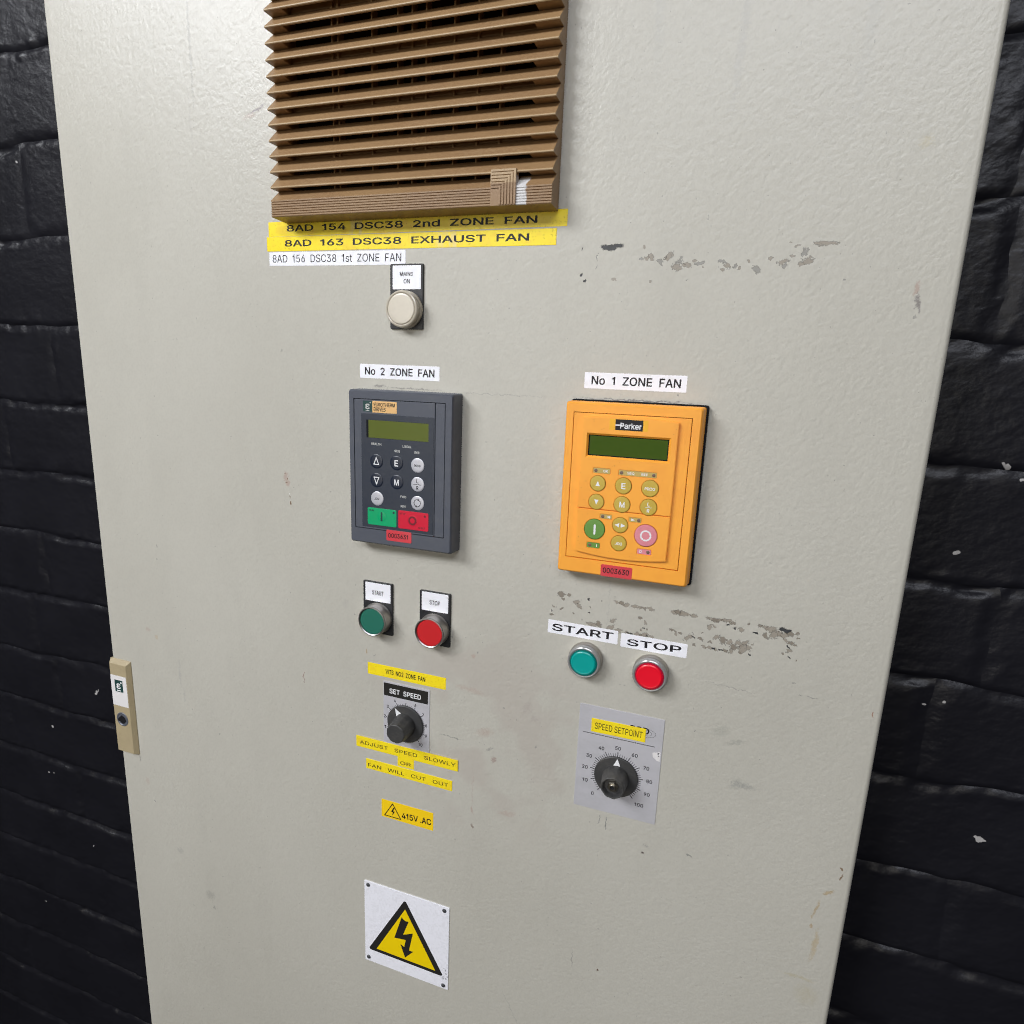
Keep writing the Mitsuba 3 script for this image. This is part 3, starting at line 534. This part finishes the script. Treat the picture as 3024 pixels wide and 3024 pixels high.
put('smear_grit', [prism(MultiPolygon([Polygon([(-32.2, -311.4), (-30.8, -310.9), (-31.2, -312.4), (-32.4, -312.6)]), Polygon([(-31.0, -313.2), (-30.5, -314.4), (-31.8, -314.6)])]), .8, .92)], 'soft_ink', P2)
kb2 = knob(D2, c2[0], c2[1], 19.2, (.02, 1), [(11.8, 2.6), (11.6, 4.0), (11.2, 9), (10.6, 14), (10.2, 18.0), (9.9, 18.8), (9.4, 19.2), (8.6, 19.0), (7.9, 17.5), (7.6, 14.5)], 3.7)
hexr = [np.array([polar(c2, 1, 60 * k + 15) for k in range(6)]) - np.array(c2)]
put('collet', loft([(hexr[0] * rr + np.array(c2), h) for rr, h in ((4.8, 13.5), (4.8, 17.0), (4.3, 17.6))]), 'brass', kb2)
put('spindle', lathe(*c2, [(3.0, 17.0), (3.0, 18.8), (2.7, 19.1), (1.9, 19.1), (1.7, 18.2)], 32), 'brass', kb2)
put('socket', lathe(*c2, [(1.65, 17.6), (1.65, 18.4)], 24), 'ink', kb2)
tape('yellow_tape', 'ink', -90.3, -303.9, -43.5, -291.3, 'SPEED SETPOINT', -87.1, -46.0, -300.7, 5.9, 'yellow tape label reading SPEED SETPOINT stuck across the large dial plate', .4, 1.1, False, .6)

# ---------------------------------------------------------------- the dark keypad
KB = thing('drive_keypad', 'dark blue grey keypad with green and red keys under No 2 label', 'keypad')
H0 = 17.0
fr = loft([(rect(-322.2, -157.2, -219.8, -19.0, 2, 4), -.2), (rect(-321.9, -156.8, -220.4, -19.4, 2, 4), H0 - 2.4), (rect(-321.3, -156.2, -221.0, -20.0, 2, 4), H0 - .9), (rect(-320.3, -155.2, -222.0, -21.0, 1.6, 4), H0)])
put('frame', cut(fr, prism(sbox(-316.3, -142.9, -227.6, -26.9), 13, 30)), 'dark_frame', KB, smooth=28)
put('recess', rbox(-316.4, -143.0, -227.5, -26.8, 12.6, 13.2, .1, .05), 'gap_dark', KB)
fp = put('faceplate', [rbox(-315.7, -142.4, -237.4, -27.5, 13, H0 - .1, .4, .3), rbox(-236.8, -142.4, -228.2, -27.5, 13, H0 - .1, .4, .3)], 'dark_frame', KB)
put('membrane', cut(rbox(-308.6, -141.0, -238.0, -39.5, 15, H0 + .25, .5, .1), prism(sbox(-303.4, -60.3, -243.0, -44.8), 10, 30)), 'dark_membrane', KB)
put('faceplate_floor', rbox(-303.9, -60.8, -242.5, -44.3, 16.6, H0 - .06, .1, .02), 'gap_dark', KB)
put('display', rbox(-301.4, -60.2, -243.1, -44.9, 16.8, H0 + .05, .1, .03), 'lcd_glass', KB, label='blank green display')
hm = H0 + .25
put('badge', rbox(-306.5, -37.9, -297.4, -28.6, H0 - .3, H0 + .15, .1, .05), 'badge_green', KB)
put('badge_panel', rbox(-297.35, -38.3, -273.4, -28.4, H0 - .3, H0 + .15, .1, .05), 'badge_tan', KB)
put('badge_emblem', [text('ε', -304.2, -299.8, -35.6, 5.8, H0 + .15, True), prism(Point(-299.2, -30.0).buffer(.55), H0, H0 + .3), prism(sbox(-304.0, -37.2, -300.2, -36.6), H0, H0 + .3)], 'pale_ink', KB)
put('badge_lettering', [text('EUROTHERM', -295.8, -275.2, -32.9, 3.0, H0 + .15, True), text('DRIVES', -295.8, -284.2, -37.0, 3.2, H0 + .15, True)], 'ink', KB)
for s, a, b, z in (('HEALTH', -298.8, -288.6, -66.4), ('LOCAL', -267.6, -259.2, -66.6), ('SEQ', -275.6, -270.2, -71.1), ('REF', -256.2, -251.2, -71.1), ('FWD', -269.8, -264.1, -110.9), ('REV', -269.4, -264.2, -119.4)):
    put('caption', text(s, a, b, z, 1.9, hm, True), 'pale_ink', KB)
def dome(cx, cz, r, h, up): return lathe(cx, cz, [(r, h - .6), (r, h + up * .45), (r * .93, h + up * .8), (r * .8, h + up), (r * .4, h + up * 1.05)], 40)
def outline(pts, w): p = Polygon(pts); return p.buffer(w, join_style='mitre').difference(p.buffer(-w, join_style='mitre'))
def tri_pts(cx, cz, w, h, s=1): return [(cx - w, cz - s * h), (cx + w, cz - s * h), (cx, cz + s * h)]
kt = hm + .75
def key_part(parent, m, mtl, sym, smtl, label=None):
    k = put('key', m, mtl, parent, label=label)
    if sym is not None: put('symbol', sym, smtl, k)
for cx, cz, mtl, sym in ((-293.4, -80.7, 'navy_key', prism(outline(tri_pts(-293.3, -80.3, 2.4, 3.0), .38), kt - .2, kt + .1)), (-293.3, -97.6, 'navy_key', prism(outline(tri_pts(-293.2, -97.8, 2.4, 3.0, -1), .38), kt - .2, kt + .1)),
                         (-273.5, -80.6, 'navy_key', ctext('E', -273.4, -80.7, 5.2, kt, .68, True)), (-273.3, -97.4, 'navy_key', ctext('M', -273.2, -97.6, 5.0, kt, .9, True))):
    key_part(KB, dome(cx, cz, 6.3, hm, .72), mtl, sym, 'white_ink')
arc = LineString([polar((-252.9, -114), 3.1, a) for a in range(25, 156, 10)]).buffer(.28).union(LineString([polar((-252.9, -114), 3.1, a) for a in range(205, 336, 10)]).buffer(.28))
heads = Polygon(tri_pts(-252.9 + .6, -110.9, .01, .01)).union(Polygon([(-252.4, -109.8), (-252.4, -112.2), (-250.9, -111.0)])).union(Polygon([(-253.4, -115.8), (-253.4, -118.2), (-254.9, -117.0)]))
arc2 = LineString([polar((-252.9, -114), 3.1, a) for a in range(-20, 21, 10)]).buffer(.28).union(LineString([polar((-252.9, -114), 3.1, a) for a in range(160, 201, 10)]).buffer(.28))
for cx, cz, sym in ((-253.0, -81.0, [ctext('PROG', -253.0, -81.3, 1.9, kt, .8, True)]), (-252.9, -97.5, [ctext('L', -252.9, -94.6, 3.2, kt, .6, True), ctext('R', -252.9, -100.6, 3.2, kt, .68, True), prism(sbox(-256.6, -97.85, -249.2, -97.35), kt - .2, kt + .1)]),
                    (-252.9, -114.0, [prism(arc.union(arc2).union(heads), kt - .2, kt + .1)]), (-292.9, -113.9, [ctext('JOG', -292.9, -114.1, 1.9, kt, .8, True)])):
    key_part(KB, dome(cx, cz, 6.3, hm, .72), 'silver_key', trimesh.util.concatenate(sym), 'soft_ink')
gk = put('run_key', [rbox(-302.9, -138.4, -273.7, -122.7, hm - .4, hm + .3, 1.3, .2)], 'green_key', KB, label='green start key')
put('button', lathe(-288.4, -130.0, [(4.4, hm), (4.4, hm + .45), (3.7, hm + .6), (2, hm + .65)], 32), 'green_key', gk)
put('symbol', [prism(LineString([(-288.4, -126.6), (-288.4, -133.4)]).buffer(.8), hm + .4, hm + .8), text('RUN', -301.0, -296.4, -126.0, 1.5, hm + .3, True), prism(Point(-276.4, -125.3).buffer(1.0), hm + .1, hm + .4)], 'badge_green', gk)
rk = put('stop_key', [rbox(-271.9, -138.6, -242.3, -122.2, hm - .4, hm + .3, 1.3, .2)], 'crimson_key', KB, label='red stop key')
put('button', lathe(-257.6, -130.3, [(5.0, hm), (5.0, hm + .45), (4.3, hm + .6), (2, hm + .65)], 32), 'crimson_key', rk)
mat('dark_crimson', (.16, .01, .02), .4)
put('symbol', [prism(Point(-257.6, -130.3).buffer(4.0).difference(Point(-257.6, -130.3).buffer(2.4)), hm + .4, hm + .8), text('STOP', -270.2, -264.6, -125.7, 1.5, hm + .3, True), prism(Point(-245.6, -125.3).buffer(1.0), hm + .1, hm + .4), text('RESET', -252.0, -245.4, -136.8, 1.5, hm + .3, True)], 'dark_crimson', rk)
TG = thing('asset_sticker', 'red sticker numbered 0003631 on the dark keypad', 'sticker')
put('paper', rbox(-284.0, -151.3, -258.9, -141.4, H0 - .1, H0 + .35, 1.0, .1), 'red_tag', TG)
put('lettering', text('0003631', -282.0, -262.2, -148.3, 3.9, H0 + .35, True, .9), 'ink', TG)

# ---------------------------------------------------------------- the orange keypad
KO = thing('drive_keypad', 'bright orange keypad with round mustard keys under No 1 label', 'keypad')
put('gasket', rbox(-124.0, -158.4, -19.2, -18.4, -.2, 4.5, 2, .5), 'gap_dark', KO)
fo = loft([(rect(-125.0, -157.6, -20.6, -19.6, 2, 4), 3), (rect(-124.9, -156.9, -21.9, -19.9, 2, 4), H0 - 2.2), (rect(-124.4, -156.4, -22.6, -20.4, 2, 4), H0 - .9), (rect(-123.4, -155.4, -23.6, -21.4, 1.6, 4), H0)])
put('frame', cut(fo, prism(sbox(-118.6, -144.2, -29.3, -27.6), 13, 30)), 'orange_plastic', KO, smooth=28)
put('recess', rbox(-118.7, -144.3, -29.2, -27.5, 12.6, 13.2, .1, .05), 'gap_dark', KO)
put('faceplate', rbox(-118.15, -143.7, -29.75, -28.1, 13, H0 - .1, .4, .3), 'orange_plastic', KO)
def bow(za, zb, x0, x1, zm, n=14): return [(x0 + (x1 - x0) * k / n, (za + (zb - za) * k / n) + zm * 4 * (k / n) * (1 - k / n)) for k in range(n + 1)]
H1 = 20.0
upper = Polygon(bow(-31.4, -31.4, -110.6, -38.4, 2.0) + [(-38.6, -101.7), (-110.6, -101.7)][::1])
lower = Polygon([(-110.6, -102.3), (-38.6, -102.3)] + bow(-137.1, -137.1, -39.0, -110.6, -3.0))
KEYS = [(-95.4, -81.5, 6.0, 'up'), (-95.6, -96.1, 6.0, 'down'), (-75.5, -81.6, 6.2, 'E'), (-75.5, -96.2, 6.2, 'M'), (-55.3, -81.7, 6.3, 'PROG'), (-55.3, -96.3, 6.3, 'LR'), (-75.7, -112.6, 6.0, 'lr'), (-75.8, -127.2, 6.0, 'JOG'), (-95.6, -118.1, 8.1, 'I'), (-55.5, -118.5, 8.6, 'O')]
LEDS = [(-99.7, -73.5, -86.4, -69.5, 'tan_window', [(-97.6, 0)], ('OK', -91.8, -88.2)), (-79.8, -73.6, -51.2, -69.6, 'tan_window', [(-77.7, 0), (-53.4, 0)], ('SEQ REF', -73.2, -58.0)), (-91.8, -109.0, -82.6, -105.4, 'tan_window', [(-89.8, 0)], '<'), (-69.2, -109.1, -59.8, -105.6, 'tan_window', [(-61.8, 0)], '>'), (-100.8, -133.4, -90.6, -129.2, 'leaf_green_rubber', [(-98.6, 0)], 'i'), (-61.1, -133.6, -50.5, -129.6, 'pink_rubber', [(-52.8, 0)], 'o')]
def panel(poly):
    inner = poly.buffer(-.5, join_style='round')
    m = to_manifold(prism(poly, 16.6, H1 - .45)) + to_manifold(prism(inner, 17, H1))
    for x, z, r, s in KEYS: m = m - to_manifold(lathe(x, z, [(r + .45, H1 - 1.6), (r + .45, 40)], 48))
    for x0, z0, x1, z1, *_ in LEDS: m = m - to_manifold(prism(sbox(x0 - .1, z0 - .1, x1 + .1, z1 + .1).buffer(.3), H1 - .7, 40))
    return m
rim = loft([(rect(-105.2, -60.3, -44.5, -44.3), 17.5), (rect(-105.2, -60.3, -44.5, -44.3), H1 - 1.4), (rect(-106.8, -62.4, -42.4, -42.4), H1 + .4), (rect(-106.8, -62.4, -42.4, -42.4), 40)])
put('upper_panel', panel(upper) - to_manifold(rim), 'orange_plastic', KO, smooth=28)
put('lower_panel', panel(lower), 'orange_plastic', KO, smooth=28)
put('display_frame', rbox(-105.6, -60.7, -44.1, -43.9, 16.9, 17.6, .1, .03), 'gap_dark', KO)
put('display', rbox(-104.3, -59.5, -45.3, -45.0, 17.2, 17.8, .1, .03), 'lcd_glass_dark', KO, label='blank dark green display')
put('badge', rbox(-89.5, -39.5, -60.6, -31.2, H1 - .2, H1 + .2, .2, .05), 'amber_badge', KO)
put('badge_panel', rbox(-85.0, -39.4, -64.3, -31.3, H1, H1 + .28, .1, .04), 'ink', KO)
put('badge_lettering', [text('Parker', -81.3, -65.2, -38.0, 4.1, H1 + .28, True), prism(sbox(-85.0, -36.2, -79.5, -35.2), H1 + .1, H1 + .4)], 'white_ink', KO)
HK2 = H1 + .7
SYM = {'up': prism(Polygon(tri_pts(-95.3, -81.4, 1.7, 2.0)), HK2 - .3, HK2 + .1), 'down': prism(Polygon(tri_pts(-95.5, -96.2, 1.7, 2.0, -1)), HK2 - .3, HK2 + .1), 'E': ctext('E', -75.4, -81.6, 4.4, HK2, .72, True), 'M': ctext('M', -75.4, -96.2, 4.2, HK2, .95, True),
       'PROG': ctext('PROG', -55.3, -82.0, 2.2, HK2, .88, True), 'LR': trimesh.util.concatenate([ctext('L', -55.3, -93.9, 2.8, HK2, .6, True), ctext('R', -55.3, -98.8, 2.8, HK2, .7, True), prism(sbox(-57.8, -96.5, -52.9, -96.2), HK2 - .3, HK2 + .1)]),
       'lr': trimesh.util.concatenate([prism(Polygon([(-79.9, -112.6), (-76.4, -110.9), (-76.4, -114.3)]), HK2 - .3, HK2 + .1), prism(Polygon([(-71.6, -112.6), (-75.1, -110.9), (-75.1, -114.3)]), HK2 - .3, HK2 + .1)]), 'JOG': ctext('JOG', -75.8, -127.4, 2.1, HK2, .88, True),
       'I': prism(LineString([(-95.4, -114.8), (-95.4, -121.6)]).buffer(.8), HK2 - .3, HK2 + .1), 'O': prism(Point(-55.5, -118.5).buffer(4.3).difference(Point(-55.5, -118.5).buffer(3.1)), HK2 - .3, HK2 + .1)}
for x, z, r, s in KEYS:
    key_part(KO, lathe(x, z, [(r, H1 - 1.8), (r, HK2 - .45), (r - .35, HK2 - .08), (r - 1, HK2), (r * .4, HK2)], 48), {'I': 'leaf_green_rubber', 'O': 'pink_rubber'}.get(s, 'mustard_rubber'), SYM[s], 'white_ink', {'I': 'green start key', 'O': 'pink stop key'}.get(s))
for x0, z0, x1, z1, mtl, dots, word in LEDS:
    k = put('indicator', rbox(x0, z0, x1, z1, H1 - 1, H1 - .1, .7, .15), mtl, KO)
    zc = (z0 + z1) / 2
    for x, _ in dots: put('led', lathe(x, zc, [(1.35, H1 - .6), (1.35, H1 - .02), (.9, H1 + .1)], 24), 'led_dark', k)
    hh = H1 - .1
    if isinstance(word, tuple): sy = text(word[0].replace(' ', '       '), word[1], word[2], zc - .85, 1.7, hh, True)
    elif word == '<': sy = prism(Polygon([(-86.8, zc), (-83.9, zc + 1), (-83.9, zc - 1)]), hh - .1, hh + .1)
    elif word == '>': sy = prism(Polygon([(-64.6, zc), (-67.5, zc + 1), (-67.5, zc - 1)]), hh - .1, hh + .1)
    elif word == 'i': sy = prism(sbox(-93.4, zc - 1.1, -92.7, zc + 1.1), hh - .1, hh + .1)
    else: sy = prism(Point(-58.6, zc).buffer(1.1).difference(Point(-58.6, zc).buffer(.7)), hh - .1, hh + .1)
    put('symbol', sy, 'white_ink', k)
TG2 = thing('asset_sticker', 'red sticker numbered 0003630 on the orange keypad', 'sticker')
put('paper', rbox(-89.0, -156.3, -64.0, -146.6, H0 - .1, H0 + .35, 1.0, .1), 'red_tag', TG2)
put('lettering', text('0003630', -87.1, -66.3, -153.3, 4.1, H0 + .35, True, 1.0), 'ink', TG2)

# ---------------------------------------------------------------- the warning sign
WS = thing('warning_sign', 'white square sign with a black and yellow high voltage triangle', 'warning sign')
put('plate', rbox(-322.6, -639.9, -222.4, -537.2, -.2, 1.1, .6, .25), 'sign_white', WS)
outer = Polygon([(-273.5, -549.0), (-315.0, -622.0), (-231.2, -622.6)])
put('triangle', prism(outer.buffer(2.0, quad_segs=6), .9, 1.28), 'sign_black', WS)
put('field', prism(Polygon([(-273.2, -556.6), (-308.0, -620.0), (-237.2, -620.6)]), 1.1, 1.42), 'sign_yellow', WS)
put('lightning_bolt', prism(Polygon([(-277.2, -567.6), (-275.2, -569.9), (-273, -571), (-268.9, -570.7), (-275.5, -589.3), (-263.8, -583.5), (-268.3, -606.9), (-263.5, -606.8), (-273.0, -617.8), (-278.7, -602.7), (-274.1, -604.6), (-272.2, -594.8), (-286.0, -601.5 + 4.5)]), 1.3, 1.56), 'sign_black', WS)
for x, z in ((-317.9, -541.4), (-227.9, -541.8), (-227.8, -635.6), (-318.0, -634.8)):
    put('rivet', lathe(x, z, [(2.3, .9), (2.3, 1.5), (1.8, 2.1), (.9, 2.4)], 24), 'rivet_dark', WS)
